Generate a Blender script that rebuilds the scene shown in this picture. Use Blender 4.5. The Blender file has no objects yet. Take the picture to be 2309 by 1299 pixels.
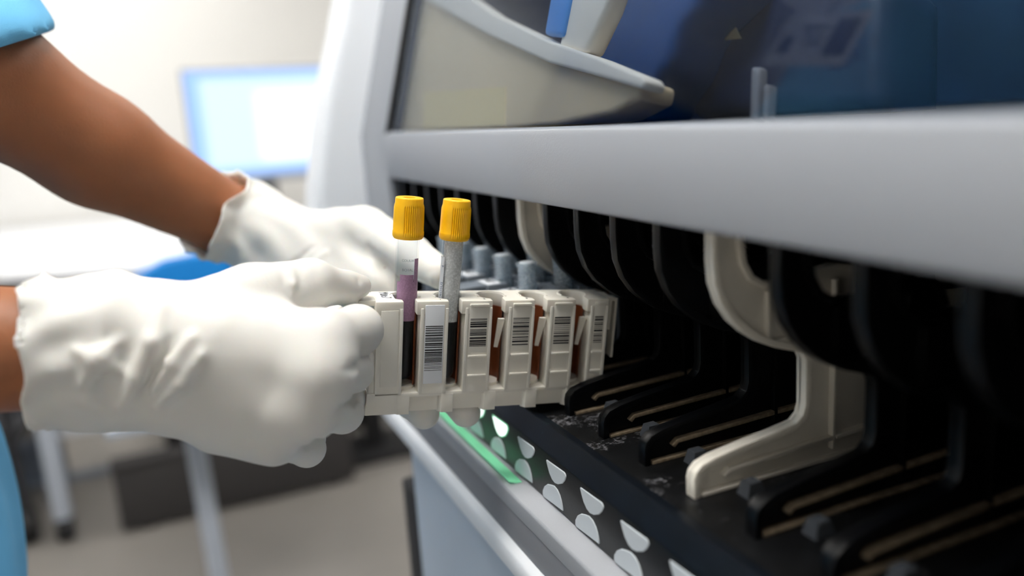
import bpy, bmesh, math, random
import numpy as np
from mathutils import Matrix, Vector
random.seed(4)
C = bpy.context.scene
COL = C.collection
CAMZ = 1.10                                    # height of the lens above the floor

# ------------------------------------------------------------------ camera
F_PX, CX, CY = 1766.63, 1154.5, 649.5
RC = np.array([[0.914455918745285, 0.13774456719764686, -0.3805217561181614],
               [-0.3997241655827653, 0.16065591063997406, -0.9024468238215494],
               [-0.06317407791870505, 0.9773515808469199, 0.20197258055277642]])
def ray(px, py): return RC @ (np.array([px - CX, -(py - CY), -F_PX]) / F_PX)
def onX(px, py, X): r = ray(px, py); return r * (X / r[0])
def onY(px, py, Y): r = ray(px, py); return r * (Y / r[1])
def onZ(px, py, Z): r = ray(px, py); return r * (Z / r[2])
def at(px, py, D): return ray(px, py) * D

cam_data = bpy.data.cameras.new('camera'); cam = bpy.data.objects.new('camera', cam_data); COL.objects.link(cam)
cam.matrix_world = Matrix.Translation((0, 0, CAMZ)) @ Matrix(RC.tolist()).to_4x4()
cam_data.sensor_width = 36; cam_data.lens = 36 * F_PX / 2309
cam_data.clip_start = .01
cam_data.dof.use_dof = True; cam_data.dof.focus_distance = .428; cam_data.dof.aperture_fstop = 2.6
cam_data.dof.aperture_blades = 9
C.camera = cam

# ------------------------------------------------------------------ materials
def lin(c):
    return tuple((v / 255 / 12.92 if v / 255 <= .04045 else ((v / 255 + .055) / 1.055) ** 2.4) for v in c) + (1,)
def mat(name, rgb, rough=.5, metal=0, spec=.5, bump=0, bscale=200, var=0, vscale=30, sss=0, ssr=(.01, .004, .002), emit=0, coat=0, trans=0, ior=1.45):
    m = bpy.data.materials.new(name); m.use_nodes = True
    nt = m.node_tree; b = nt.nodes['Principled BSDF']
    col = lin(rgb); b.inputs['Base Color'].default_value = col
    b.inputs['Roughness'].default_value = rough; b.inputs['Metallic'].default_value = metal
    b.inputs['Specular IOR Level'].default_value = spec; b.inputs['IOR'].default_value = ior
    b.inputs['Coat Weight'].default_value = coat
    b.inputs['Transmission Weight'].default_value = trans
    if sss:
        b.inputs['Subsurface Weight'].default_value = sss; b.inputs['Subsurface Radius'].default_value = ssr; b.inputs['Subsurface Scale'].default_value = 1
    if emit:
        b.inputs['Emission Color'].default_value = col; b.inputs['Emission Strength'].default_value = emit
    tc = nt.nodes.new('ShaderNodeTexCoord')
    if var:
        n = nt.nodes.new('ShaderNodeTexNoise'); n.inputs['Scale'].default_value = vscale; n.inputs['Detail'].default_value = 5
        r = nt.nodes.new('ShaderNodeValToRGB')
        r.color_ramp.elements[0].position = .3; r.color_ramp.elements[1].position = .7
        r.color_ramp.elements[0].color = tuple(max(0, v * (1 - var)) for v in col[:3]) + (1,)
        r.color_ramp.elements[1].color = tuple(min(1, v * (1 + var)) for v in col[:3]) + (1,)
        nt.links.new(tc.outputs['Object'], n.inputs['Vector']); nt.links.new(n.outputs['Fac'], r.inputs['Fac'])
        nt.links.new(r.outputs['Color'], b.inputs['Base Color'])
    if bump:
        n2 = nt.nodes.new('ShaderNodeTexNoise'); n2.inputs['Scale'].default_value = bscale; n2.inputs['Detail'].default_value = 4
        bp = nt.nodes.new('ShaderNodeBump'); bp.inputs['Strength'].default_value = bump; bp.inputs['Distance'].default_value = .001
        nt.links.new(tc.outputs['Object'], n2.inputs['Vector']); nt.links.new(n2.outputs['Fac'], bp.inputs['Height']); nt.links.new(bp.outputs['Normal'], b.inputs['Normal'])
    return m
M = {}
M['rack'] = mat('ivory_plastic', (232, 228, 218), .38, bump=.08, bscale=1500, var=.02, vscale=60, sss=.12, ssr=(.004, .003, .002))
M['glove'] = mat('latex_glove', (224, 222, 217), .55, bump=.12, bscale=900, var=.015, vscale=40, sss=.22, ssr=(.006, .0035, .002))
M['skin'] = mat('brown_skin', (158, 100, 66), .5, bump=.25, bscale=700, var=.10, vscale=25, sss=.25, ssr=(.012, .004, .002))
M['scrub'] = mat('blue_scrub_cotton', (112, 190, 236), .85, bump=.3, bscale=900, var=.03, vscale=30)
M['shoe'] = mat('white_shoe', (220, 220, 220), .5)
M['hair'] = mat('black_hair', (18, 14, 12), .5, bump=.5, bscale=400)
M['yellow'] = mat('yellow_cap_plastic', (255, 190, 12), .42, sss=.1, ssr=(.003, .002, .0005), var=.03, vscale=150)
M['casing'] = mat('light_grey_casing', (166, 169, 175), .5, bump=.12, bscale=900, var=.012, vscale=12)
M['casing_white'] = mat('white_casing', (244, 246, 250), .5, bump=.05, bscale=700)
M['casing_blue'] = mat('pale_blue_grey_panel', (190, 202, 216), .45, bump=.05, bscale=500, var=.03, vscale=8)
M['casing_dark'] = mat('mid_grey_panel', (132, 134, 140), .45, bump=.05, bscale=500)
M['seam'] = mat('dark_seam_rubber', (52, 50, 50), .7)
M['black'] = mat('black_plastic', (5, 6, 9), .36, spec=.35, bump=.06, bscale=800, var=.3, vscale=80)
M['black_dusty'] = mat('dusty_black_plastic', (11, 12, 14), .42, spec=.4, bump=.15, bscale=1200, var=.6, vscale=120)
M['black_blue'] = mat('blue_black_trim', (9, 15, 23), .45, spec=.3, bump=.06, bscale=700, var=.25, vscale=70)
M['ivory_guide'] = mat('ivory_guide_plastic', (240, 234, 222), .42, bump=.08, bscale=900, var=.03, vscale=50)
M['rail'] = mat('beige_rail', (152, 136, 114), .5, var=.35, vscale=300)  # mottled beige of the divider ribs and deck rails
M['lens'] = mat('frosted_lens', (205, 212, 218), .35)
M['lens_lit'] = mat('lit_lens', (236, 255, 244), .3, emit=1.2)
M['green_led'] = mat('green_led', (130, 222, 172), .4, emit=.22)
M['reflection_beige'] = mat('beige_reflection', (226, 204, 166), .5, var=.04, vscale=6)
M['reflection_pale'] = mat('pale_reflection', (252, 244, 228), .45)
M['tan_label'] = mat('tan_sticker', (236, 214, 160), .6)
M['navy'] = mat('navy_reflection', (0, 72, 136), .5, var=.3, vscale=7)
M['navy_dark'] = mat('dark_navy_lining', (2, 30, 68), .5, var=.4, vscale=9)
M['cyan'] = mat('bright_blue_reflection', (70, 160, 245), .4)
M['white_label'] = mat('white_label', (228, 232, 238), .5)
M['ink'] = mat('black_ink', (22, 22, 26), .6)
M['blueink'] = mat('blue_ink', (50, 85, 130), .6)
M['blood'] = mat('dark_blood', (7, 3, 4), .3, spec=.2)
M['shade_brown'] = mat('brown_slot_shade', (112, 58, 32), .4, var=.25, vscale=90)
M['wall'] = mat('white_wall_paint', (236, 235, 232), .8, bump=.05, bscale=200)
M['ceil'] = mat('ceiling_paint', (240, 240, 240), .9)
M['desk'] = mat('white_laminate', (244, 246, 250), .4)
M['desk_edge'] = mat('grey_desk_edge', (120, 130, 145), .5)
M['steel'] = mat('grey_painted_steel', (178, 186, 198), .4)
M['rubber'] = mat('black_rubber', (14, 14, 17), .6)
M['chairblue'] = mat('bright_blue_seat', (0, 134, 222), .5)
M['dark'] = mat('charcoal_plastic', (38, 38, 42), .6)
M['shade_charcoal'] = mat('charcoal_shade', (52, 50, 50), .7)
M['curtain'] = mat('deep_blue_cloth', (2, 84, 160), .85, bump=.2, bscale=500)
M['waiting'] = mat('blue_grey_plastic', (112, 120, 130), .45)
M['box'] = mat('pale_cardboard', (214, 208, 200), .8)
M['lamp'] = mat('lamp_diffuser', (255, 252, 246), .5, emit=5.0)
M['lamp_key'] = mat('key_lamp_diffuser', (255, 252, 246), .5, emit=17.5)
M['lamp_far'] = mat('far_lamp_diffuser', (255, 252, 246), .5, emit=7.5)
M['grey_top'] = mat('grey_clip', (120, 126, 134), .5)

def dust(m, scale, thr, rgb):
    nt = m.node_tree; b = nt.nodes['Principled BSDF']; src = b.inputs['Base Color'].links[0].from_socket
    tc = nt.nodes.new('ShaderNodeTexCoord'); n = nt.nodes.new('ShaderNodeTexNoise'); n.inputs['Scale'].default_value = scale; n.inputs['Detail'].default_value = 8; n.inputs['Roughness'].default_value = .7
    n2 = nt.nodes.new('ShaderNodeTexNoise'); n2.inputs['Scale'].default_value = 38
    ad = nt.nodes.new('ShaderNodeMath'); ad.operation = 'MULTIPLY'
    r = nt.nodes.new('ShaderNodeMapRange'); r.inputs[1].default_value = thr; r.inputs[2].default_value = thr + .08; r.inputs[4].default_value = .75
    mx = nt.nodes.new('ShaderNodeMixRGB'); mx.inputs[2].default_value = lin(rgb)
    nt.links.new(tc.outputs['Object'], n.inputs['Vector']); nt.links.new(tc.outputs['Object'], n2.inputs['Vector'])
    nt.links.new(n.outputs['Fac'], ad.inputs[0]); nt.links.new(n2.outputs['Fac'], ad.inputs[1]); nt.links.new(ad.outputs[0], r.inputs[0])
    nt.links.new(r.outputs[0], mx.inputs[0]); nt.links.new(src, mx.inputs[1]); nt.links.new(mx.outputs[0], b.inputs['Base Color'])
M['peg'] = mat('smoky_peg_plastic', (70, 74, 80), .2)
dust(M['black_dusty'], 420, .325, (120, 120, 125)); dust(M['black_blue'], 700, .38, (60, 84, 96))
def floor_mat():
    m = mat('floor_vinyl', (122, 118, 114), .35, var=.18, vscale=1.6, bump=.05, bscale=60)
    return m
M['floor'] = floor_mat()

def glassy(name, tint, ior, strength=1.0, rough=.02, haze=0, hazecol=(200, 205, 210), hmin=.35):
    m = bpy.data.materials.new(name); m.use_nodes = True; nt = m.node_tree
    for n in list(nt.nodes):
        if n.type != 'OUTPUT_MATERIAL': nt.nodes.remove(n)
    out = [n for n in nt.nodes if n.type == 'OUTPUT_MATERIAL'][0]
    t = nt.nodes.new('ShaderNodeBsdfTransparent'); t.inputs['Color'].default_value = tint + (1,)
    g = nt.nodes.new('ShaderNodeBsdfGlossy'); g.inputs['Roughness'].default_value = rough
    f = nt.nodes.new('ShaderNodeFresnel'); f.inputs['IOR'].default_value = ior
    mu = nt.nodes.new('ShaderNodeMath'); mu.operation = 'MULTIPLY'; mu.inputs[1].default_value = strength
    ge = nt.nodes.new('ShaderNodeNewGeometry'); iv = nt.nodes.new('ShaderNodeMath'); iv.operation = 'MULTIPLY_ADD'; iv.inputs[1].default_value = -strength; iv.inputs[2].default_value = strength
    nt.links.new(ge.outputs['Backfacing'], iv.inputs[0]); iv.use_clamp = True
    nt.links.new(f.outputs[0], mu.inputs[0]); nt.links.new(iv.outputs[0], mu.inputs[1])
    mx = nt.nodes.new('ShaderNodeMixShader'); nt.links.new(mu.outputs[0], mx.inputs[0])
    src = t.outputs[0]
    if haze:
        d = nt.nodes.new('ShaderNodeBsdfDiffuse'); d.inputs['Color'].default_value = lin(hazecol)
        n = nt.nodes.new('ShaderNodeTexNoise'); n.inputs['Scale'].default_value = 900; n.inputs['Detail'].default_value = 3
        tc = nt.nodes.new('ShaderNodeTexCoord'); nt.links.new(tc.outputs['Object'], n.inputs['Vector'])
        r = nt.nodes.new('ShaderNodeMapRange'); r.inputs[1].default_value = .45; r.inputs[2].default_value = .7; r.inputs[3].default_value = haze * hmin; r.inputs[4].default_value = haze
        nt.links.new(n.outputs['Fac'], r.inputs[0])
        m2 = nt.nodes.new('ShaderNodeMixShader'); nt.links.new(r.outputs[0], m2.inputs[0]); nt.links.new(t.outputs[0], m2.inputs[1]); nt.links.new(d.outputs[0], m2.inputs[2])
        src = m2.outputs[0]
    nt.links.new(src, mx.inputs[1]); nt.links.new(g.outputs[0], mx.inputs[2]); nt.links.new(mx.outputs[0], out.inputs[0])
    return m
M['hood_glass'] = glassy('smoked_hood_glass', (.76, .79, .83), 1.8, strength=1.75)
M['tube_glass'] = glassy('clear_tube_plastic', (.94, .95, .96), 1.27, rough=.05, haze=.012)
M['tube_fog'] = glassy('condensation', (.95, .96, .97), 1.2, rough=.2, haze=.88, hazecol=(250, 250, 248), hmin=.65)
M['tube_blur'] = glassy('cloudy_tube_plastic', (.85, .90, .94), 1.5, rough=.15, haze=.6, hazecol=(236, 244, 250))
M['film'] = glassy('mauve_label_film', (.80, .62, .74), 1.3, rough=.4, haze=.88, hazecol=(176, 140, 170), hmin=.8)

def screen_mat():
    m = bpy.data.materials.new('monitor_screen'); m.use_nodes = True; nt = m.node_tree; b = nt.nodes['Principled BSDF']
    b.inputs['Base Color'].default_value = (.02, .02, .02, 1)
    tc = nt.nodes.new('ShaderNodeTexCoord'); sp = nt.nodes.new('ShaderNodeSeparateXYZ'); nt.links.new(tc.outputs['Generated'], sp.inputs[0])
    def step(sock, edge, up=True, soft=.03):
        r = nt.nodes.new('ShaderNodeMapRange'); r.inputs[1].default_value = edge - soft; r.inputs[2].default_value = edge + soft
        r.inputs[3].default_value = 0 if up else 1; r.inputs[4].default_value = 1 if up else 0
        nt.links.new(sock, r.inputs[0]); return r.outputs[0]
    def mul(a, c):
        n = nt.nodes.new('ShaderNodeMath'); n.operation = 'MULTIPLY'; nt.links.new(a, n.inputs[0]); nt.links.new(c, n.inputs[1]); return n.outputs[0]
    inside = mul(mul(step(sp.outputs[0], .08), step(sp.outputs[2], .08)), step(sp.outputs[2], .93, False))
    panel = mul(mul(step(sp.outputs[0], .42), step(sp.outputs[2], .14)), step(sp.outputs[2], .80, False))
    m1 = nt.nodes.new('ShaderNodeMixRGB'); m1.inputs[1].default_value = (.30, .52, 1, 1); m1.inputs[2].default_value = (.62, .80, 1, 1); nt.links.new(inside, m1.inputs[0])
    m2 = nt.nodes.new('ShaderNodeMixRGB'); m2.inputs[2].default_value = (.98, 1, 1, 1); nt.links.new(panel, m2.inputs[0]); nt.links.new(m1.outputs[0], m2.inputs[1])
    nt.links.new(m2.outputs[0], b.inputs['Emission Color']); b.inputs['Emission Strength'].default_value = 1.15
    return m
M['screen'] = screen_mat()

# ------------------------------------------------------------------ mesh helpers (all coordinates relative to the lens height)
ROOTPOS = {}
def thing(name, label, cat, loc=(0, 0, 0), group=None, matrix=None):
    o = bpy.data.objects.new(name, None); COL.objects.link(o); o.empty_display_size = .02
    if matrix is not None: o.matrix_world = matrix
    else: o.location = (loc[0], loc[1], loc[2] + CAMZ)
    ROOTPOS[o.name] = None if matrix is not None else Vector(o.location)
    o['label'] = label; o['category'] = cat
    if group: o['group'] = group
    return o
def tag(o, label, cat, group=None):
    o['label'] = label; o['category'] = cat
    if group: o['group'] = group
    return o
def smooth_by_angle(me, ang=40):
    bm = bmesh.new(); bm.from_mesh(me)
    for f in bm.faces: f.smooth = True
    for e in bm.edges:
        if len(e.link_faces) == 2 and e.calc_face_angle(0) > math.radians(ang): e.smooth = False
    bm.to_mesh(me); bm.free()
def obj(name, shapes, m, parent=None, local=False, smooth=40):
    """one mesh object out of a list of (verts, faces)"""
    V, Fc = [], []
    if shapes and not isinstance(shapes, list): shapes = [shapes]
    for v, f in shapes:
        k = len(V); V += [tuple(float(a) for a in p) for p in v]; Fc += [tuple(i + k for i in q) for q in f]
    me = bpy.data.meshes.new(name); me.from_pydata(V, [], Fc); me.update()
    if isinstance(m, str): m = M[m]
    me.materials.append(m)
    if smooth: smooth_by_angle(me, smooth)
    o = bpy.data.objects.new(name, me); COL.objects.link(o)
    if parent is not None:
        o.parent = parent
        if parent.type == 'EMPTY' and not local: o.location = Vector((0, 0, CAMZ)) - parent.location
    elif not local: o.location = (0, 0, CAMZ)
    return o
def struct(name, shapes, m):
    o = obj(name, shapes, m); o['kind'] = 'structure'; return o
def bm_out(bm):
    bm.verts.index_update(); r = ([tuple(v.co) for v in bm.verts], [tuple(v.index for v in f.verts) for f in bm.faces]); bm.free(); return r
def bevel_bm(bm, b, seg=2, ang=30):
    if b:
        es = [e for e in bm.edges if len(e.link_faces) == 2 and e.calc_face_angle(0) > math.radians(ang)]
        bmesh.ops.bevel(bm, geom=es, offset=b, segments=seg, profile=.6, affect='EDGES', clamp_overlap=True)
def box(x0, x1, y0, y1, z0, z1, b=0, seg=2):
    bm = bmesh.new(); bmesh.ops.create_cube(bm, size=1)
    for v in bm.verts: v.co = Vector(((x0 + x1) / 2 + v.co.x * (x1 - x0), (y0 + y1) / 2 + v.co.y * (y1 - y0), (z0 + z1) / 2 + v.co.z * (z1 - z0)))
    bevel_bm(bm, b, seg); return bm_out(bm)
def prism(pts, fn, h0, h1, b=0, seg=2, tri=True):
    """polygon pts (a,b) extruded between h0 and h1; fn(a,b,h) -> xyz"""
    bm = bmesh.new()
    n = len(pts)
    lo = [bm.verts.new(fn(p[0], p[1], h0)) for p in pts]; hi = [bm.verts.new(fn(p[0], p[1], h1)) for p in pts]
    bm.faces.new(lo[::-1]); bm.faces.new(hi)
    for i in range(n): bm.faces.new((lo[i], lo[(i + 1) % n], hi[(i + 1) % n], hi[i]))
    bmesh.ops.recalc_face_normals(bm, faces=bm.faces)
    bevel_bm(bm, b, seg)
    bmesh.ops.triangulate(bm, faces=[f for f in bm.faces if len(f.verts) > 4])
    return bm_out(bm)
def hull(pts8):
    """box from 8 explicit corners: 4 of one end then 4 of the other"""
    return (pts8, [(0, 1, 2, 3), (7, 6, 5, 4), (0, 4, 5, 1), (1, 5, 6, 2), (2, 6, 7, 3), (3, 7, 4, 0)])
def lathe(prof, n=32, c=(0, 0), mod=None):
    V, Fc = [], []
    for j, (r, z) in enumerate(prof):
        for i in range(n):
            a = 2 * math.pi * i / n; rr = r * (mod(a, z) if mod else 1)
            V.append((c[0] + rr * math.cos(a), c[1] + rr * math.sin(a), z))
    for j in range(len(prof) - 1):
        for i in range(n):
            k = (i + 1) % n; Fc.append((j * n + i, j * n + k, (j + 1) * n + k, (j + 1) * n + i))
    Fc.append(tuple(range(n))[::-1]); Fc.append(tuple(range((len(prof) - 1) * n, len(prof) * n)))
    return V, Fc
def tube(path, r, n=10):
    V, Fc = [], []; P = [Vector(p) for p in path]
    rs = r if isinstance(r, (list, tuple)) else [r] * len(P)
    for j, p in enumerate(P):
        d = (P[min(j + 1, len(P) - 1)] - P[max(j - 1, 0)]).normalized()
        a = d.orthogonal().normalized() if j == 0 else (a - d * a.dot(d)).normalized()
        b = d.cross(a)
        for i in range(n):
            t = 2 * math.pi * i / n; V.append(tuple(p + (a * math.cos(t) + b * math.sin(t)) * rs[j]))
    for j in range(len(P) - 1):
        for i in range(n):
            k = (i + 1) % n; Fc.append((j * n + i, j * n + k, (j + 1) * n + k, (j + 1) * n + i))
    Fc.append(tuple(range(n))[::-1]); Fc.append(tuple(range((len(P) - 1) * n, len(P) * n)))
    return V, Fc
def text_shape(body, size, fn, depth=.0001):
    cu = bpy.data.curves.new('t', 'FONT'); cu.body = body; cu.size = size; cu.resolution_u = 3; cu.extrude = depth / 2; cu.align_x = 'CENTER'; cu.align_y = 'CENTER'
    o = bpy.data.objects.new('t', cu); COL.objects.link(o)
    dg = bpy.context.evaluated_depsgraph_get(); me = bpy.data.meshes.new_from_object(o.evaluated_get(dg))
    V = [fn(v.co.x, v.co.y, v.co.z) for v in me.vertices]; Fc = [tuple(p.vertices) for p in me.polygons]
    bpy.data.objects.remove(o); bpy.data.meshes.remove(me); bpy.data.curves.remove(cu)
    return V, Fc

# ------------------------------------------------------------------ signed distance modelling for the body and the gloves
def cap(a, b, ra, rb):
    a = np.array(a, dtype=np.float32); b = np.array(b, dtype=np.float32); ba = b - a; L = float(ba @ ba) + 1e-12
    def f(P):
        pa = P - a; t = np.clip((pa @ ba) / L, 0, 1)
        d = pa - t[:, None] * ba
        return np.sqrt((d * d).sum(1)) - (ra + (rb - ra) * t)
    return f
def ell(c, R, r):
    c = np.array(c, dtype=np.float32); R = np.array(R, dtype=np.float32); r = np.array(r, dtype=np.float32)
    def f(P):
        q = (P - c) @ R.T; k0 = np.sqrt(((q / r) ** 2).sum(1)); k1 = np.sqrt(((q / r ** 2) ** 2).sum(1)) + 1e-9
        return k0 * (k0 - 1) / k1
    return f
def smin(a, b, k):
    h = np.clip(.5 + .5 * (b - a) / k, 0, 1); return b + (a - b) * h - k * h * (1 - h)
def smax(a, b, k): return -smin(-a, -b, k)
def union(fs, k):
    def f(P):
        d = fs[0](P)
        for g in fs[1:]: d = smin(d, g(P), k)
        return d
    return f
def chain(pts, rs, k=.003): return union([cap(pts[i], pts[i + 1], rs[i], rs[i + 1]) for i in range(len(pts) - 1)], k)
def surface_nets(f, lo, hi, h):
    lo = np.array(lo, float); hi = np.array(hi, float); n = np.ceil((hi - lo) / h).astype(int) + 1
    ax = [(lo[i] + h * np.arange(n[i])).astype(np.float32) for i in range(3)]
    V = np.empty(n, dtype=np.float32)
    step = max(1, int(400000 / (n[1] * n[2])))
    for i in range(0, n[0], step):
        g = np.meshgrid(ax[0][i:i + step], ax[1], ax[2], indexing='ij')
        P = np.stack([q.ravel() for q in g], 1); V[i:i + step] = f(P).reshape(g[0].shape)
    S = V < 0
    c = np.zeros(tuple(n - 1) + (3,), np.float32); cnt = np.zeros(tuple(n - 1), np.float32)
    for axn in range(3):
        o1, o2 = [a for a in range(3) if a != axn]
        for d1 in (0, 1):
            for d2 in (0, 1):
                s0 = [None] * 3; s1 = [None] * 3
                for a, dd in ((o1, d1), (o2, d2)):
                    s0[a] = slice(dd, n[a] - 1 + dd); s1[a] = s0[a]
                s0[axn] = slice(0, n[axn] - 1); s1[axn] = slice(1, n[axn])
                A = V[tuple(s0)]; B = V[tuple(s1)]; m = (A < 0) != (B < 0)
                t = np.where(m, A / np.where(m, A - B, 1), 0)
                c[..., axn] += t * m; c[..., o1] += d1 * m; c[..., o2] += d2 * m; cnt += m
    act = cnt > 0
    idx = -np.ones(act.shape, np.int64); idx[act] = np.arange(act.sum())
    ijk = np.argwhere(act); verts = lo + h * (ijk + c[act] / cnt[act][:, None])
    faces = []
    for axn in range(3):
        o1, o2 = [(1, 2), (2, 0), (0, 1)][axn]
        s0 = [slice(1, n[a] - 1) for a in range(3)]; s1 = list(s0)
        s0[axn] = slice(0, n[axn] - 1); s1[axn] = slice(1, n[axn])
        m = S[tuple(s0)] != S[tuple(s1)]; base = np.argwhere(m)
        base[:, o1] += 1; base[:, o2] += 1
        inside = S[tuple(base.T)]
        def cell(d1, d2):
            q = base.copy(); q[:, o1] -= d1; q[:, o2] -= d2; return idx[tuple(q.T)]
        q = np.stack([cell(0, 0), cell(1, 0), cell(1, 1), cell(0, 1)], 1)
        q[~inside] = q[~inside][:, ::-1]
        faces.append(q)
    faces = np.concatenate(faces)
    faces = faces[(faces >= 0).all(1)]
    return verts, faces
def sdf_obj(name, f, lo, hi, h, m, parent=None, relax=1):
    v, q = surface_nets(f, lo, hi, h)
    for _ in range(relax):                      # light smoothing along the edges
        s = np.zeros_like(v); c = np.zeros(len(v))
        for a, b in ((0, 1), (1, 2), (2, 3), (3, 0)):
            np.add.at(s, q[:, a], v[q[:, b]]); np.add.at(s, q[:, b], v[q[:, a]]); np.add.at(c, q[:, a], 1); np.add.at(c, q[:, b], 1)
        v = v * .4 + .6 * s / np.maximum(c, 1)[:, None]
    me = bpy.data.meshes.new(name); me.from_pydata(v.tolist(), [], q.tolist()); me.update()
    me.polygons.foreach_set('use_smooth', [True] * len(me.polygons))
    me.materials.append(M[m])
    o = bpy.data.objects.new(name, me); COL.objects.link(o)
    if parent is None: o.location = (0, 0, CAMZ)
    else: o.parent = parent
    return o
def march(f, px, py, t0=.2, t1=1.0):
    """first surface point of f seen through a pixel"""
    d = ray(px, py); d = d / np.linalg.norm(d); t = t0
    for _ in range(90):
        s = float(f(np.array([d * t], dtype=np.float32))[0])
        if s < .0002 or t > t1: break
        t += max(s * .8, .0003)
    return d * t

# ================================================================== the room
struct('floor', [box(-3.2, 3.0, -2.2, 4.9, -1.2, -1.1)], 'floor')
struct('ceiling', [box(-3.2, 3.0, -2.2, 4.9, 1.65, 1.75)], 'ceil')
struct('wall_back', [box(-3.2, 3.0, 4.75, 4.9, -1.1, 1.65)], 'wall')
struct('wall_front', [box(-3.2, 3.0, -2.2, -2.05, -1.1, 1.65)], 'wall')
struct('wall_left', [box(-3.2, -3.05, -2.05, 4.75, -1.1, 1.65)], 'wall')
struct('wall_right', [box(2.85, 3.0, -2.05, 4.75, -1.1, 1.65)], 'wall')
struct('baseboard_back', [box(-3.05, 2.85, 4.735, 4.75, -1.1, -1.0, .003)], 'casing')

lamps = [(-1.9, .6), (-.25, .30), (1.5, .2), (-1.9, 2.4), (-.35, 2.4), (1.5, 2.4), (-.35, 4.0)]
words = ['over the person', 'nearest the person, above the tray', 'above the analyzer', 'by the left wall', 'above the open floor', 'behind the analyzer', 'over the white desk', 'in the corner behind the person', 'behind the photographer']
for (x, y), w in zip(lamps, words):
    t = thing('ceiling_light', 'rectangular white ceiling light panel ' + w, 'ceiling light', (x, y, 1.65), 'ceiling light panels')
    obj('frame', [box(x - .62, x + .62, y - .32, y - .30, 1.62, 1.65), box(x - .62, x + .62, y + .30, y + .32, 1.62, 1.65), box(x - .62, x - .60, y - .3, y + .3, 1.62, 1.65), box(x + .60, x + .62, y - .3, y + .3, 1.62, 1.65)], 'casing_white', t)
    obj('diffuser', [box(x - .60, x + .60, y - .30, y + .30, 1.632, 1.645)], 'lamp_far' if y > 2 else ('lamp_key' if (x, y) == (-.25, .30) else ('lamp_far' if x > 1 else 'lamp')), t)

# desk with castors, and what stands on and under it
dk = thing('desk', 'long white desk on grey legs with castors along the room', 'desk', (-.9, 3.2, -1.1))
A = [onZ(-200, 628, -.35), onZ(440, 590, -.35)]
p0 = np.array([-1.9, A[0][1] + (A[0][1] - A[1][1]) / (A[0][0] - A[1][0]) * (-1.9 - A[0][0])]); p1 = np.array([A[1][0], A[1][1]])
obj('tabletop', [prism([(p0[0], p0[1]), (p1[0], p1[1]), (.06, 4.7), (-1.9, 4.7)], lambda a, b, h: (a, b, h), -.385, -.35, .004)], 'desk', dk)
for (x, y) in ((-.417, 2.47), (-1.5, 3.6), (.0, 4.5), (-1.75, 4.5)):
    lg = obj('leg', [box(x - .022, x + .022, y - .022, y + .022, -1.03, -.385, .004)], 'steel', dk)
    obj('caster', [tube([(x - .02, y, -1.065), (x + .02, y, -1.065)], .034, 18), box(x - .015, x + .015, y - .012, y + .012, -1.05, -1.02)], 'rubber', lg)
obj('modesty_panel', [box(-1.7, -.5, 3.55, 3.58, -.80, -.385)], 'dark', dk)

mon = thing('computer_monitor', 'computer monitor with a bright blue and white screen on the far desk', 'monitor', (.36, 3.3, -.35))
ml, mr = onY(412, 163, 3.3), onY(770, 160, 3.3); mb = onY(430, 405, 3.3)
obj('housing', [box(ml[0] - .012, mr[0] + .012, 3.305, 3.345, mb[2] - .03, ml[2] + .012, .006)], 'casing', mon)
obj('screen', [box(ml[0], mr[0], 3.300, 3.306, mb[2], ml[2])], 'screen', mon)
obj('stand', [box(.33, .40, 3.345, 3.37, -.35, .0, .004), box(.24, .49, 3.22, 3.42, -.362, -.345, .004)], 'dark', mon)
d2 = thing('side_table', 'small white side table carrying the computer monitor', 'table', (.4, 3.35, -1.1))
obj('tabletop', [box(.10, 1.1, 3.05, 3.75, -.385, -.362, .004)], 'desk', d2)
for x, y in ((.68, 3.1), (1.05, 3.1), (.16, 3.7), (1.05, 3.7)): obj('leg', [box(x - .02, x + .02, y - .02, y + .02, -1.1, -.385)], 'steel', d2)
q = onY(655, 440, 3.12)
obj_ = thing('desk_telephone', 'blurred beige and black telephone standing below the monitor', 'telephone', (q[0], 3.12, -.362))
obj('base', [hull([(q[0] - .07, 3.07, -.362), (q[0] + .10, 3.07, -.362), (q[0] + .10, 3.19, -.362), (q[0] - .07, 3.19, -.362), (q[0] - .07, 3.07, -.32), (q[0] + .10, 3.07, -.32), (q[0] + .10, 3.19, -.27), (q[0] - .07, 3.19, -.27)])], 'box', obj_)
obj('handset', [box(q[0] - .065, q[0] - .02, 3.08, 3.18, -.30, -.262, .008)], 'dark', obj_)

cv = thing('curtain', 'deep blue pleated curtain added out of view to mirror in the tinted window', 'curtain', (-2.1, 4.62, -1.1))  # unseen; added for the blue that the hood glass reflects
V, Fc = [], []
for i in range(161):
    x = -3.0 + 1.9 * i / 160; y = 4.60 + .035 * math.sin(i * .62)
    for (yy, z) in ((y, -1.06), (y, 1.45), (y + .006, 1.45), (y + .006, -1.06)): V.append((x, yy, z))
for i in range(160):
    for k in range(4): Fc.append((i * 4 + k, i * 4 + (k + 1) % 4, i * 4 + 4 + (k + 1) % 4, i * 4 + 4 + k))
Fc += [(0, 1, 2, 3), (643, 642, 641, 640)]
obj('cloth', [(V, Fc)], 'curtain', cv, smooth=60)
obj('rail', [tube([(-3.03, 4.6, 1.47), (-1.08, 4.6, 1.47)], .012, 10), box(-2.1, -2.08, 4.59, 4.61, 1.47, 1.65), box(-1.2, -1.18, 4.59, 4.61, 1.47, 1.65)], 'steel', cv)
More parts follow.
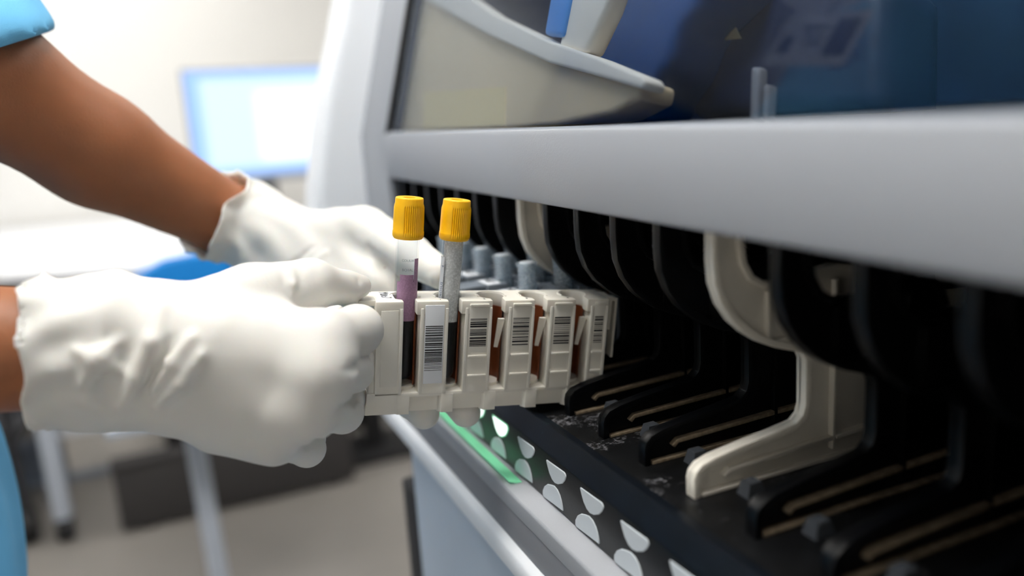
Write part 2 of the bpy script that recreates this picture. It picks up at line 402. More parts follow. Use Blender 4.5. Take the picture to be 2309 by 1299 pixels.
# blue chair by the end of the desk
cb = onY(430, 585, 2.5)
kc = thing('shade_block', 'low charcoal block added as under-desk shade before the blue chair', 'case', (.05, 2.4, -1.1))  # dark block added where the floor below the desk lies in shadow
obj('body', [box(-.27, .42, 2.41, 2.47, -1.09, -.90, .01)], 'shade_charcoal', kc)
obj('lid', [box(-.275, .425, 2.405, 2.475, -.90, -.88, .008)], 'shade_charcoal', kc)
for sx in (-.2, .35): obj('foot', [box(sx - .02, sx + .02, 2.42, 2.46, -1.1, -1.09)], 'rubber', kc)
ch = thing('office_chair', 'bright blue office chair pushed in at the end of the white desk', 'chair', (cb[0], 2.55, -1.1))
cx, cy = cb[0] + .02, 2.52
obj('backrest', [prism([(cx - .16, cb[2] - .30), (cx + .20, cb[2] - .30), (cx + .22, cb[2] - .02), (cx + .14, cb[2] + .035), (cx - .10, cb[2] + .01), (cx - .18, cb[2] - .03)], lambda a, b, h: (a, h, b), 2.48, 2.53, .015, 3)], 'chairblue', ch)
obj('seat', [box(cx - .22, cx + .24, 2.53, 2.98, -.66, -.60, .02)], 'chairblue', ch)
obj('column', [tube([(cx, 2.74, -1.0), (cx, 2.74, -.66)], .025, 14), box(cx - .02, cx + .02, 2.54, 2.60, -.64, cb[2] - .1)], 'steel', ch)
for k in range(5):
    a = 2 * math.pi * k / 5 + .5; ex, ey = cx + .27 * math.cos(a), 2.74 + .27 * math.sin(a)
    l = obj('leg', [tube([(cx, 2.74, -.99), (ex, ey, -1.02)], [.022, .014], 8)], 'dark', ch)
    obj('caster', [tube([(ex - .012, ey, -1.072), (ex + .012, ey, -1.072)], .028, 14)], 'rubber', l)

# stool leg close by (second leg seen under the glove), box and wheel under the desk
l2a, l2b = onY(437, 1000, 1.75), onY(492, 1299, 1.75)
st = thing('laboratory_stand', 'slim grey steel stand behind the gloved hands', 'stand', (l2b[0], 1.78, -1.1))
obj('pole', [tube([(l2b[0] + .004, 1.78, -1.08), (l2a[0], 1.78, -.52)], .021, 14)], 'steel', st)
obj('shelf', [box(l2a[0] - .15, l2a[0] + .20, 1.62, 1.95, -.54, -.52, .004)], 'steel', st)
obj('base', [tube([(l2b[0] - .18, 1.78, -1.088), (l2b[0] + .18, 1.78, -1.088)], .012, 8), tube([(l2b[0], 1.6, -1.088), (l2b[0], 1.96, -1.088)], .012, 8)], 'steel', st)
bx = onY(290, 985, 3.0)
b = thing('storage_box', 'pale storage box on the shelf below the white desk', 'box', (bx[0], 3.05, bx[2] - .1))
obj('body', [box(bx[0] - .20, bx[0] + .24, 2.98, 3.3, bx[2] - .085, bx[2] + .05, .006)], 'box', b)
obj('lid', [box(bx[0] - .21, bx[0] + .25, 2.97, 3.31, bx[2] + .05, bx[2] + .07, .004)], 'casing_white', b)
obj('undershelf', [box(bx[0] - .55, bx[0] + .30, 2.95, 3.45, bx[2] - .10, bx[2] - .085), box(bx[0] - .55, bx[0] - .53, 2.95, 3.45, bx[2] - .085, -.385), box(bx[0] + .28, bx[0] + .30, 2.95, 3.45, bx[2] - .085, -.385)], 'desk_edge', dk)
cbn = thing('drawer_unit', 'dark drawer unit standing on the floor below the computer monitor', 'drawers', (.2, 3.2, -1.1))
obj('body', [box(-.14, .62, 2.86, 3.3, -1.07, -.42, .01)], 'dark', cbn)
for z in (-.98, -.76, -.54): obj('drawer', [box(-.12, .60, 2.845, 2.86, z - .08, z + .10, .004)], 'rubber', cbn)
for sx in (-.08, .55): obj('foot', [box(sx - .03, sx + .03, 2.9, 2.96, -1.1, -1.07)], 'rubber', cbn)
wq = onZ(72, 1220, -1.1)
w = thing('trolley', 'dark trolley with black wheels behind the blue scrubs', 'trolley', (wq[0] - .1, wq[1], -1.1))
obj('wheel', [tube([(wq[0] - .02, wq[1], -1.05), (wq[0] + .02, wq[1], -1.05)], .05, 20)], 'rubber', w)
obj('wheel', [tube([(wq[0] - .42, wq[1], -1.05), (wq[0] - .38, wq[1], -1.05)], .05, 20)], 'rubber', w)
obj('tray', [box(wq[0] - .5, wq[0] + .03, wq[1] - .02, wq[1] + .5, -.78, -.75, .004)], 'dark', w)
obj('post', [box(wq[0] - .012, wq[0] + .012, wq[1] - .012, wq[1] + .012, -1.0, -.5)], 'dark', w)
dq = onY(850, 1000, 2.6)
vl = thing('equipment_stand', 'black equipment stand leg seen past the rack end', 'stand', (dq[0], 2.62, -1.1))
obj('post', [box(dq[0] - .03, dq[0] + .03, 2.6, 2.66, -1.08, -.4)], 'rubber', vl)
obj('base', [box(dq[0] - .16, dq[0] + .16, 2.5, 2.76, -1.1, -1.075, .006)], 'rubber', vl)

# ================================================================== the analyzer
K = 1.012                                     # lanes: pitch and first lane
PITCH = .0402 * 1.005
Y0 = .2707                                    # near face of the white lane divider
DZ = -.170                                    # deck height below the lens
an = thing('laboratory_analyzer', 'large grey and white laboratory analyzer with a black rack tray and tinted hood window', 'analyzer', (.5, .3, -1.1))
YN = -.45
def front_x(y): return .205 + (y - .79) * (.205 - .176) / (.79 - .12)
def band_top(y): return .002 + (y - .79) * .0095
tl = .27                                     # lean of the hood
# front band
ys = [.90, .79, .5, .25, .12, 0, YN]
V, Fc = [], []
for y in ys:
    x = front_x(y); zt = band_top(y); r = .004
    ring = [(x + .012, y, zt), (x + r, y, zt), (x + .001, y, zt - .0015), (x, y, zt - r), (x, y, -.0445 + r), (x + .001, y, -.0445 + .0012), (x + r, y, -.0445), (x + .012, y, -.0445)]
    V += ring
n = 8
for j in range(len(ys) - 1):
    for i in range(n): Fc.append((j * n + i, j * n + (i + 1) % n, (j + 1) * n + (i + 1) % n, (j + 1) * n + i))
Fc.append(tuple(range(n))[::-1]); Fc.append(tuple(range((len(ys) - 1) * n, len(ys) * n)))
obj('front_band', [(V, Fc)], 'casing', an)
# far front corner panel between window / opening and the cheek
def leanpt(y, x, z): return (x + max(0, z) * tl, y, z)
pan = [(-.60, 0), (.45, 0)]
obj('corner_panel', [prism([(front_x(.79), -.3), (front_x(.79), .0), (front_x(.79) + tl * .45, .45), (front_x(.79) + tl * .45 + .05, .45), (front_x(.79) + .05, -.3)], lambda a, b, h: (a, h, b), .793, .90, .003)], 'casing', an)
# end cheek, standing proud of the front
ck = [onY(*p, .90) for p in ((790, -90), (775, 0), (765, 60), (745, 150), (733, 230), (722, 330), (713, 440), (708, 600))]
poly = [(p[0], p[2]) for p in ck] + [(ck[-1][0] + .004, -.235), (.8, -.235), (.8, ck[0][2])]
obj('end_cheek', [prism(poly, lambda a, b, h: (a, h, b), .90, .985, .014, 4)], 'casing_white', an)
# hood window: pane, dark frame, inside
XA, XB = front_x(.79), front_x(YN)
def gl(y, s, off=0):                        # point on the hood plane: s up along the slope, off inward
    x = front_x(y) + .001; z = band_top(y)
    return (x + s * math.sin(.264) + off * math.cos(.264), y, z + s * math.cos(.264) - off * math.sin(.264))
obj('hood_window', [hull([gl(.788, .002), gl(YN, .002), gl(YN, .002, .003), gl(.788, .002, .003), gl(.788, .42), gl(YN, .42), gl(YN, .42, .003), gl(.788, .42, .003)])], 'hood_glass', an)['label'] = 'smoked transparent window'
obj('window_seal', [hull([gl(.7925, -.002), gl(.786, -.002), gl(.786, -.002, .006), gl(.7925, -.002, .006), gl(.7925, .43), gl(.786, .43), gl(.786, .43, .006), gl(.7925, .43, .006)])], 'seam', an)
obj('inner_floor', [hull([(front_x(.79) + .012, .79, -.012), (front_x(YN) + .012, YN, -.016), (.62, YN, -.016), (.62, .79, -.012), (front_x(.79) + .012, .79, -.002), (front_x(YN) + .012, YN, -.0105), (.62, YN, -.0105), (.62, .79, -.002)])], 'black', an)
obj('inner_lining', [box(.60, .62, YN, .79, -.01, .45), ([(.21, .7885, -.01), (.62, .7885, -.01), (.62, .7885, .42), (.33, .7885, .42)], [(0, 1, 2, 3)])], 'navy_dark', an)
def inner(px, py, off):                     # pixel -> point on the plane `off` behind the pane
    nrm = np.array([math.cos(.264), 0, -math.sin(.264)]); nrm /= np.linalg.norm(nrm)
    nr = np.array([nrm[0], -(.205 - .176) / .67 * nrm[0], nrm[2]]); p0 = np.array(gl(.79, 0)) + nrm * off
    r = ray(px, py); return r * ((p0 @ nr) / (r @ nr))
NIN = np.array([math.cos(.264), 0, -math.sin(.264)])
def slab(pxs, off, th, b=.003, seg=3, lift=0):
    """solid plate whose front outline is given, standing `off` behind the pane, `th` thick"""
    P = [inner(x, y, off) for x, y in pxs]
    bm = bmesh.new(); n = len(P)
    a = [bm.verts.new(p) for p in P]; c = [bm.verts.new(p + NIN * th) for p in P]
    bm.faces.new(a); bm.faces.new(c[::-1])
    for i in range(n): bm.faces.new((a[i], c[i], c[(i + 1) % n], a[(i + 1) % n]))
    bmesh.ops.recalc_face_normals(bm, faces=bm.faces); bevel_bm(bm, b, seg)
    bmesh.ops.triangulate(bm, faces=[f for f in bm.faces if len(f.verts) > 4])
    return bm_out(bm)
obj('reflection_plate', [slab([(868, 298), (905, -60), (960, -20), (1100, 60), (1240, 125), (1340, 155), (1448, 180), (1440, 220), (1378, 254), (1250, 282), (1100, 292)], .016, .02)], 'reflection_beige', an)['label'] = 'beige plate painted as the room reflected in the window'  # room's reflection in the pane, built as a solid beige plate
obj('reflection_rim', [slab([(930, -60), (985, -60), (1110, 30), (1240, 92), (1345, 128), (1446, 170), (1454, 182), (1446, 200), (1350, 172), (1235, 140), (1100, 78), (960, 0)], .010, .012, .004)], 'reflection_pale', an)['label'] = 'pale rim painted as part of the reflection'  # pale edge of the reflected shape, modelled as a raised strip
obj('reflection_bar', [slab([(1290, -60), (1392, -60), (1365, 20), (1318, 122), (1258, 108), (1270, 60)], .014, .012, .004)], 'reflection_pale', an)  # pale bar of the same reflection, put in as a solid
obj('screen_reflection', [slab([(1250, -60), (1296, -60), (1268, 82), (1226, 78)], .012, .008, .003)], 'cyan', an)['label'] = 'bright blue strip painted as a screen reflection'  # monitor's reflection in the pane, put in as a blue strip
obj('inner_sticker', [slab([(956, 208), (1140, 196), (1138, 282), (954, 290)], .0155, .001, 0)], 'tan_label', an)
obj('blue_reflection', [slab([(1380, -60), (1640, -60), (1530, 60), (1500, 150), (1420, 262), (1300, 282), (1290, 100)], .10, .05, .01)], 'navy', an)['label'] = 'blue plate painted as reflection in the window'  # blue reflected in the pane, put in as a coloured plate
obj('blue_reflection', [slab([(1560, 262), (1500, 200), (1520, 120), (1600, 20), (1650, -60), (1990, -60), (1980, 262)], .14, .05, .015)], 'navy_dark', an)['label'] = 'dark blue plate painted as reflection in the window'  # darker part of the reflected blue, also a coloured plate
obj('warning_sticker', [slab([(1606, 92), (1640, 24), (1670, 86)], .135, .001, 0)], 'tan_label', an)
obj('grey_streaks', [slab([(1688, 270), (1692, 150), (1712, 150), (1706, 270)], .06, .006, .002), slab([(1716, 268), (1722, 190), (1732, 190), (1728, 268)], .06, .006, .002)], 'casing_dark', an)  # two vertical grey strips behind the pane
# black rack chamber
obj('chamber_lining', [box(.60, .62, YN, .90, DZ - .01, -.02), box(.212, .62, .785, .795, DZ - .01, -.015), box(front_x(YN) + .02, .62, YN - .01, YN, DZ - .01, -.015), box(.222, .62, YN, .79, -.03, -.018)], 'black', an)
obj('deck', [box(.1805, .62, YN, .79, DZ - .008, DZ)], 'black_dusty', an)
# front trim under the deck
XS = .1735; ZS0, ZS1 = XS * -1.05, XS * -1.226
def yprism(poly, m, name, y0=YN, y1=.80, b=.0008): return obj(name, [prism(poly, lambda a, c, h: (a, h, c), y0, y1, b)], m, an)
yprism([(.1808, DZ + .001), (.179, DZ + .0012), (XS + .0007, ZS0 + .0015), (XS, ZS0), (XS + .004, ZS0 - .002), (.19, ZS0), (.19, DZ - .001)], 'black_blue', 'front_trim')
yprism([(XS + .0008, ZS0 - .0006), (XS + .0008, ZS1), (.20, ZS1), (.20, ZS0 - .0006)], 'black', 'indicator_strip')
strip = bpy.data.objects['indicator_strip']
def lens_poly(kind, y):
    up = [(.3775, -.1865), (.3553, -.1854), (.3540, -.1862), (.3536, -.1875), (.3555, -.1905), (.3587, -.1935), (.3642, -.1962), (.3680, -.1970), (.3713, -.1962), (.3745, -.1935), (.3765, -.1900), (.3777, -.1872)]
    lo = [(.3737, -.2003), (.3695, -.1992), (.3655, -.1998), (.3625, -.2020), (.3608, -.2047), (.3598, -.2080), (.3597, -.2103), (.3845, -.2124), (.3853, -.2112), (.3850, -.2085), (.3825, -.2050), (.3780, -.2018)]
    L = up if kind == 'up' else lo
    return [(a - .3775 + y, c) for a, c in L]
def lens(kind, y, m, th=.0006):
    L = lens_poly(kind, y); x = XS + .0008
    return prism(L, lambda a, c, h: (x + h, a, c), -th, .001, .0003, 1)
lens_objs = []
for k in range(-9, 8):
    y = .4186 + k * .0402
    if y > .72: continue
    for kind in ('up', 'lo'):
        lit = kind == 'up' and k in (1, 2)
        o = obj('indicator_window', [lens(kind, y, 0)], 'lens_lit' if lit else 'lens', strip)
        if lit:
            o['label'] = 'lit green-white indicator window'
            L = lens_poly(kind, y); cy_, cz_ = sum(a for a, c in L) / 12, sum(c for a, c in L) / 12
            obj('indicator_rim', [prism([(cy_ + (a - cy_) * 1.14, cz_ + (c - cz_) * 1.14) for a, c in L], lambda a, c, h: (XS + .0008 + h, a, c), -.0003, .0008, .0002, 1)], 'green_led', strip)['label'] = 'glowing green rim'
XL, ZL = .158 * K, -.158 * K * 1.333
yprism([(XS + .0006, ZS1 - .0006), (XS - .001, ZS1 - .0012), (XL + .001, ZL), (XL, ZL - .0015), (XL, ZL - .012), (.20, ZL - .012), (.20, ZS1 - .0006)], 'casing', 'silver_ledge')
XG = XL + .0008; ZG = -XG * 1.54
yprism([(XG, ZL - .010), (XG, ZG + .001), (.20, ZG + .001), (.20, ZL - .010)], 'casing_dark', 'recessed_face')
XE = XG - .004; ZE = -XE * 1.69
yprism([(XG + .0005, ZG + .001), (XE + .001, ZG - .003), (XE, ZG - .005), (XE, ZE), (.20, ZE), (.20, ZG + .001)], 'casing_white', 'bumper_edge', y1=.72)
obj('lower_cabinet', [box(XE + .006, .80, YN, .645, -1.04, ZE, .006)], 'casing_blue', an)
obj('cabinet_side', [box(XE + .008, .79, .645, .695, -1.04, ZE - .06, .003)], 'dark', an)
obj('rear_body', [box(.625, .80, YN, .90, ZE, .46, .01)], 'casing_white', an)
obj('under_tray', [box(.20, .625, YN, .80, ZE, DZ - .008, 0)], 'dark', an)
for (x, y) in ((.25, -.35), (.7, -.35), (.25, .55), (.7, .55)): obj('foot', [tube([(x, y, -1.1), (x, y, -1.04)], .03, 16)], 'rubber', an)
gl1 = onX(1000, 945, .1655)
led = obj('light_guide', [prism([(XS - .0012, ZS1 - .0010), (XL + .004, ZL + .0024), (XL + .0036, ZL + .0014), (XS - .0020, ZS1 - .0022)], lambda a, c, h: (a, h, c), .412, .56, .0002, 1)], 'green_led', an)
led['label'] = 'green glowing strip on the ledge'

# lane dividers -----------------------------------------------------------
def c8(x, y): p = onY(1500 + x / 1.624, 450 + y / 1.624, .2685); return (p[0] * K, p[2] * K)
front = [(.2092, -.028), (.2088, -.050), (.2086, -.062), (.2094, -.0725), (.2130, -.0825), (.2190, -.0910), (.2262, -.0975), (.2345, -.1030), (.2430, -.1068), (.2560, -.1110), (.2595, -.1125), (.2612, -.1160), (.2612, -.1385), (.2598, -.1430), (.2560, -.1462), (.2440, -.1480), (.2250, -.1502), (.2080, -.1526), (.2010, -.1546), (.1978, -.1576), (.1968, -.1610), (.1967, DZ)]
def rib(path, t, y0, y1, b=.0005, side=1):
    """strip of thickness t running along a path in the XZ plane"""
    P = [np.array(p) for p in path]; O = []
    for i in range(len(P)):
        d = P[min(i + 1, len(P) - 1)] - P[max(i - 1, 0)]; d = d / np.linalg.norm(d)
        O.append(P[i] + side * t * np.array([-d[1], d[0]]))
    return prism([tuple(p) for p in P] + [tuple(p) for p in O[::-1]], lambda a, c, h: (a, h, c), y0, y1, b)
def guide_shapes(y):
    S = []
    yn, yf = y, y + .0064                                    # flange
    pl, pf = y + .0032, y + .0048                            # thin web
    web = front + [(.40, DZ), (.40, -.100), (.330, -.0935), (.305, -.0900), (.3000, -.0800), (.2920, -.0745), (.2800, -.0722), (.2680, -.0735), (.2600, -.0765), (.2500, -.0765), (.2380, -.0755), (.2310, -.0715), (.2270, -.0650), (.2258, -.0560), (.2255, -.028)]
    S.append(prism(web, lambda a, c, h: (a, h, c), pl, pf, .0004, 1))
    S.append(rib(front, .0035, yn, yf))
    arc = [(.2255, -.028), (.2258, -.0560), (.2270, -.0650), (.2310, -.0715), (.2380, -.0755), (.2500, -.0765), (.2600, -.0765), (.2680, -.0735), (.2800, -.0722), (.2920, -.0745), (.3000, -.0800), (.3035, -.0880)]
    S.append(rib(arc, .0028, yn + .0004, yf, .0005, -1))
    S.append(box(.2392, .2412, yn + .0008, pl + .0005, -.1030, -.0800, .0004))
    S.append(box(.2400, .2600, yn + .0010, pl + .0005, -.1050, -.1030, .0003))
    S.append(box(.2790, .2812, yn + .0004, pl + .0005, -.1650, -.0800, .0005))      # upright rib
    return S
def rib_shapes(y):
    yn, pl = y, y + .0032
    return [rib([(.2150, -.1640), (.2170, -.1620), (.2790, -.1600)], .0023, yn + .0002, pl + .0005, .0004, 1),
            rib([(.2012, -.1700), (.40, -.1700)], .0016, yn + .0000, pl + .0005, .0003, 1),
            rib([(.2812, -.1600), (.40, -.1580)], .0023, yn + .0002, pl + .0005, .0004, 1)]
gmesh = {}
for k in range(-8, 13):
    y = Y0 + k * PITCH
    white = k in (0, 5)
    key = 'ivory_guide' if white else 'black'
    if key not in gmesh:
        o = obj('lane_divider', guide_shapes(0), key, an)
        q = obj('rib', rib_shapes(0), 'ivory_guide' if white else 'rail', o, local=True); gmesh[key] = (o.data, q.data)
        if not white: q['label'] = 'pale ribs'
    else:
        o = bpy.data.objects.new('lane_divider', gmesh[key][0]); COL.objects.link(o); o.parent = an; o.location = Vector((0, 0, CAMZ)) - an.location
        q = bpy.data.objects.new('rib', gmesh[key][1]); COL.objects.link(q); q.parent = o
        if not white: q['label'] = 'pale ribs'
    o.location.y += y
    if white: o['label'] = 'ivory lane divider'
pegm = None; railm = None
for k in range(-8, 13):
    y = Y0 + k * PITCH
    if pegm is None:
        o = obj('deck_peg', [hull([(.2165, .0280, DZ), (.2270, .0280, DZ), (.2270, .0360, DZ), (.2165, .0360, DZ), (.2185, .0290, DZ + .0066), (.2250, .0290, DZ + .0066), (.2250, .0350, DZ + .0066), (.2185, .0350, DZ + .0066)])], 'peg', an); pegm = o.data
        r = obj('lane_rail', [box(.228, .262, .0125, .0142, DZ, DZ + .0016, .0003), box(.266, .300, .0125, .0142, DZ, DZ + .0016, .0003), box(.24, .31, .0225, .0236, DZ, DZ + .0012, .0003)], 'rail', an); railm = r.data
    else:
        o = bpy.data.objects.new('deck_peg', pegm); COL.objects.link(o); o.parent = an; o.location = Vector((0, 0, CAMZ)) - an.location
        r = bpy.data.objects.new('lane_rail', railm); COL.objects.link(r); r.parent = an; r.location = Vector((0, 0, CAMZ)) - an.location
    o.location.y += y; r.location.y += y

# ================================================================== the sample rack (local: x along, y away from the lens, z up, 0 at its top front edge)
p = .02535; Wd = .0254
TOP, BODY, BASE = 0, -.0545, -.0656
RW = np.array([[0.9873045555076598, 0.11994066149280491, 0.10413429979834027], [-0.11313279530729392, 0.9911804020352649, -0.06901000831160939], [-0.11149298318629813, 0.05635289115811939, 0.9921661485650178]])
rack_m = Matrix.Translation((0.1080640541902, 0.4051377023 + .0040, -0.0902 + CAMZ)) @ Matrix(RW.tolist()).to_4x4()
rack = thing('sample_rack', 'ivory five-slot sample rack with barcodes held between the gloved hands, carrying yellow-capped tubes', 'sample rack', matrix=rack_m)
HC = (.0020, .0128); HR = .0077
def notch(k, opening, r=HR):
    """outline points of the tube hole of slot k, walked from its left lip to its right lip"""
    cx, cy = k * p + HC[0], HC[1]
    xl, xr = k * p, k * p + opening
    al = math.atan2(-math.sqrt(max(1e-9, r * r - (xl - cx) ** 2)), xl - cx); ar = math.atan2(-math.sqrt(max(1e-9, r * r - min(r * .98, xr - cx) ** 2)), min(r * .98, xr - cx))
    pts = [(xl, 0), (cx + r * math.cos(al), cy + r * math.sin(al))]
    a0, a1 = al, ar - 2 * math.pi
    for i in range(1, 20):
        a = a0 + (a1 - a0) * i / 20; pts.append((cx + r * math.cos(a), cy + r * math.sin(a)))
    pts += [(cx + r * math.cos(ar), cy + r * math.sin(ar)), (xr, 0)]
    return pts
def plan(opening, x0, x1, r=HR, y1=Wd):
    pts = [(x0, 0)]
    for k in range(5): pts += notch(k, opening, r)
    pts += [(x1, 0), (x1, y1), (x0, y1)]
    return pts
XEND = 4.83 * p
lower = prism(plan(.0094, -.60 * p, XEND), lambda a, b, h: (a, b, h), BODY, -.0075, .0004, 1)
upper = prism(plan(.0072, -.60 * p, XEND, .0074), lambda a, b, h: (a, b, h), -.0078, TOP, .0009, 2)
shapes = [lower, upper]
shapes.append(prism([(-.60 * p, -.001), (-.60 * p, BODY), (-.74 * p, BODY)], lambda a, c, h: (a, h, c), .0005, Wd - .0005, .0005))
shapes.append(prism([(-.76 * p, BODY + .0018), (-.80 * p, BASE), (-.06 * p, BASE), (-.06 * p, BODY + .0018)], lambda a, c, h: (a, h, c), .0, Wd, .0006))
shapes.append(box(-.76 * p, XEND, .0002, Wd, BODY - .0012, BODY + .0012, .0004))                       # ledge
shapes.append(box(-.06 * p, XEND - .001, .0022, Wd - .0022, BASE + .0006, BODY, .0004))                 # set-back skirt
for k in range(0, 5):
    xx = k * p + (0 if k else -.0)
    shapes.append(prism([(xx - .0022, 0), (xx + .0046, 0), (xx + .0050, .0030), (xx - .0046, .0030)], lambda a, b, h: (a, b, h), BASE - .0004, BODY, .0004))
shapes.append(box(XEND - .006, XEND, .0, Wd, BASE, BODY, .0006))
shapes.append(box(-1.32 * p, -.58 * p, .004, Wd - .001, -.0034, -.0002, .0008))                          # grip tongue
for k in range(0, 6):
    xl = (k * p - p + .0094) if k else -.60 * p; xr = k * p if k < 5 else XEND
    if k: shapes.append(box(xl + .0002, xl + .0019, -.0006, .001, BODY + .0012, -.004, .0003))
    shapes.append(box(xr - .0019, xr - .0002, -.0006, .001, BODY + .0012, -.004, .0003))
    if k >= 2:
        for z in (-.0024, -.0325, -.0442): shapes.append(box(xl + .0026, xr - .0022, -.0013, .001, z - .0007, z + .0007, .0005))
    for z0 in (-.001,):                                                                                   # raised lips round the rings
        pass
for k in range(5):                                                                                        # raised ring round every hole
    cx_, cy_ = k * p + HC[0], HC[1]; rr = .0092
    ringp = [(cx_ + rr * math.cos(a), cy_ + rr * math.sin(a)) for a in np.linspace(math.radians(-25), math.radians(205), 24)]
    ringi = [(cx_ + (rr - .0012) * math.cos(a), cy_ + (rr - .0012) * math.sin(a)) for a in np.linspace(math.radians(205), math.radians(-25), 24)]
    shapes.append(prism(ringp + ringi, lambda a, b, h: (a, b, h), -.0005, .0006, .0002, 1))
body = obj('rack_body', shapes, 'rack', rack, local=True, smooth=35)
for k in range(5):                                                                                        # added brown liners painting the warm shade inside the slots
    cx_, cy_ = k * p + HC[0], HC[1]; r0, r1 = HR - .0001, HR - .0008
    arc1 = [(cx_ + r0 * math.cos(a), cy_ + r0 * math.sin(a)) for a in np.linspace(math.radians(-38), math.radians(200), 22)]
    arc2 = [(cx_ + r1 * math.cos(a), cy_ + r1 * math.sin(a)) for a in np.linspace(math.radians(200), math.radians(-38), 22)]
    obj('slot_shade', [prism(arc1 + arc2, lambda a, b, h: (a, b, h), BODY + .003, -.0078, 0)], 'shade_brown', rack, local=True)['label'] = 'brown liner painted as shade inside a slot'
    if k >= 2:
        obj('spring_clip', [hull([(cx_ + .0020, .0075, -.030), (cx_ + .0040, .0065, -.030), (cx_ + .0045, .0085, -.030), (cx_ + .0025, .0095, -.030), (cx_ + .0030, .0040, -.012), (cx_ + .0066, .0035, -.012), (cx_ + .0066, .0060, -.012), (cx_ + .0030, .0060, -.012)])], 'rack', rack, local=True)
    obj('slot_floor', [lathe([(HR - .0005, BODY + .001), (HR - .0005, BODY + .003)], 20, (cx_, cy_))], 'rack', rack, local=True)
def bars(x0, x1, z0, z1, y, seed, n, th=.00006):
    rnd = random.Random(seed); S = []; z = z1; tot = z1 - z0; ws = [rnd.choice((1, 1, 1, 2, 2, 3)) for _ in range(2 * n - 1)]; u = tot / sum(ws)
    for i, w in enumerate(ws):
        if i % 2 == 0: S.append(box(x0, x1, y - th, y, z - w * u, z))
        z -= w * u
    return S
# white sticker on the second column, ivory fields on the others
lab = obj('barcode_label', [box(.0094 + .0026, p - .0024, -.0004, .0005, -.0480, -.0022, .0002)], 'white_label', rack, local=True); lab['label'] = 'white barcode sticker'
obj('barcode', bars(.0094 + .0030, p - .0030, -.0402, -.0140, -.0004, 11, 27), 'ink', lab, local=True)
for k in range(2, 6):
    xl = k * p - p + .0094; xr = k * p if k < 5 else XEND
    lb = obj('barcode_label', [box(xl + .0024, xr - .0022, -.00025, .0004, -.0308, -.0038, .0001)], 'rack', rack, local=True)
    obj('barcode', bars(xl + .0032, xr - .0030, -.0268, -.0104, -.00025, 20 + k, 15), 'ink', lab if False else lb, local=True)
obj('plain_field', [box(-.48 * p, -.0028, -.0003, .0004, -.0490, -.0050, .0001)], 'rack', rack, local=True)
tl_ = obj('top_label', [box(-.55 * p, -.16 * p, .0030, Wd - .004, -.0001, .00015)], 'white_label', rack, local=True); tl_['label'] = 'white number sticker'
obj('lettering', [text_shape('M867', .0078, lambda x, y, z: (-.34 * p + y, .0150 - x * .80, .0002 + z), .0001)], 'ink', tl_, local=True)
obj('end_hook', [box(XEND, XEND + .0040, .006, .020, -.0026, -.0004, .0005), box(XEND + .0030, XEND + .0048, .006, .020, -.021, -.0004, .0005), box(XEND + .0048, XEND + .0100, .010, .018, -.0040, -.0020, .0004), box(XEND + .0086, XEND + .0102, .010, .018, -.040, -.0020, .0004)], 'ivory_guide', rack, local=True)
obj('slot_number', [text_shape(str(k), .0030, (lambda k: (lambda x, y, z: (k * p - .0045 + x, .0030 + y * .9, .0003 + z)))(k), .00008) for k in range(1, 5)], 'ink', rack, local=True)

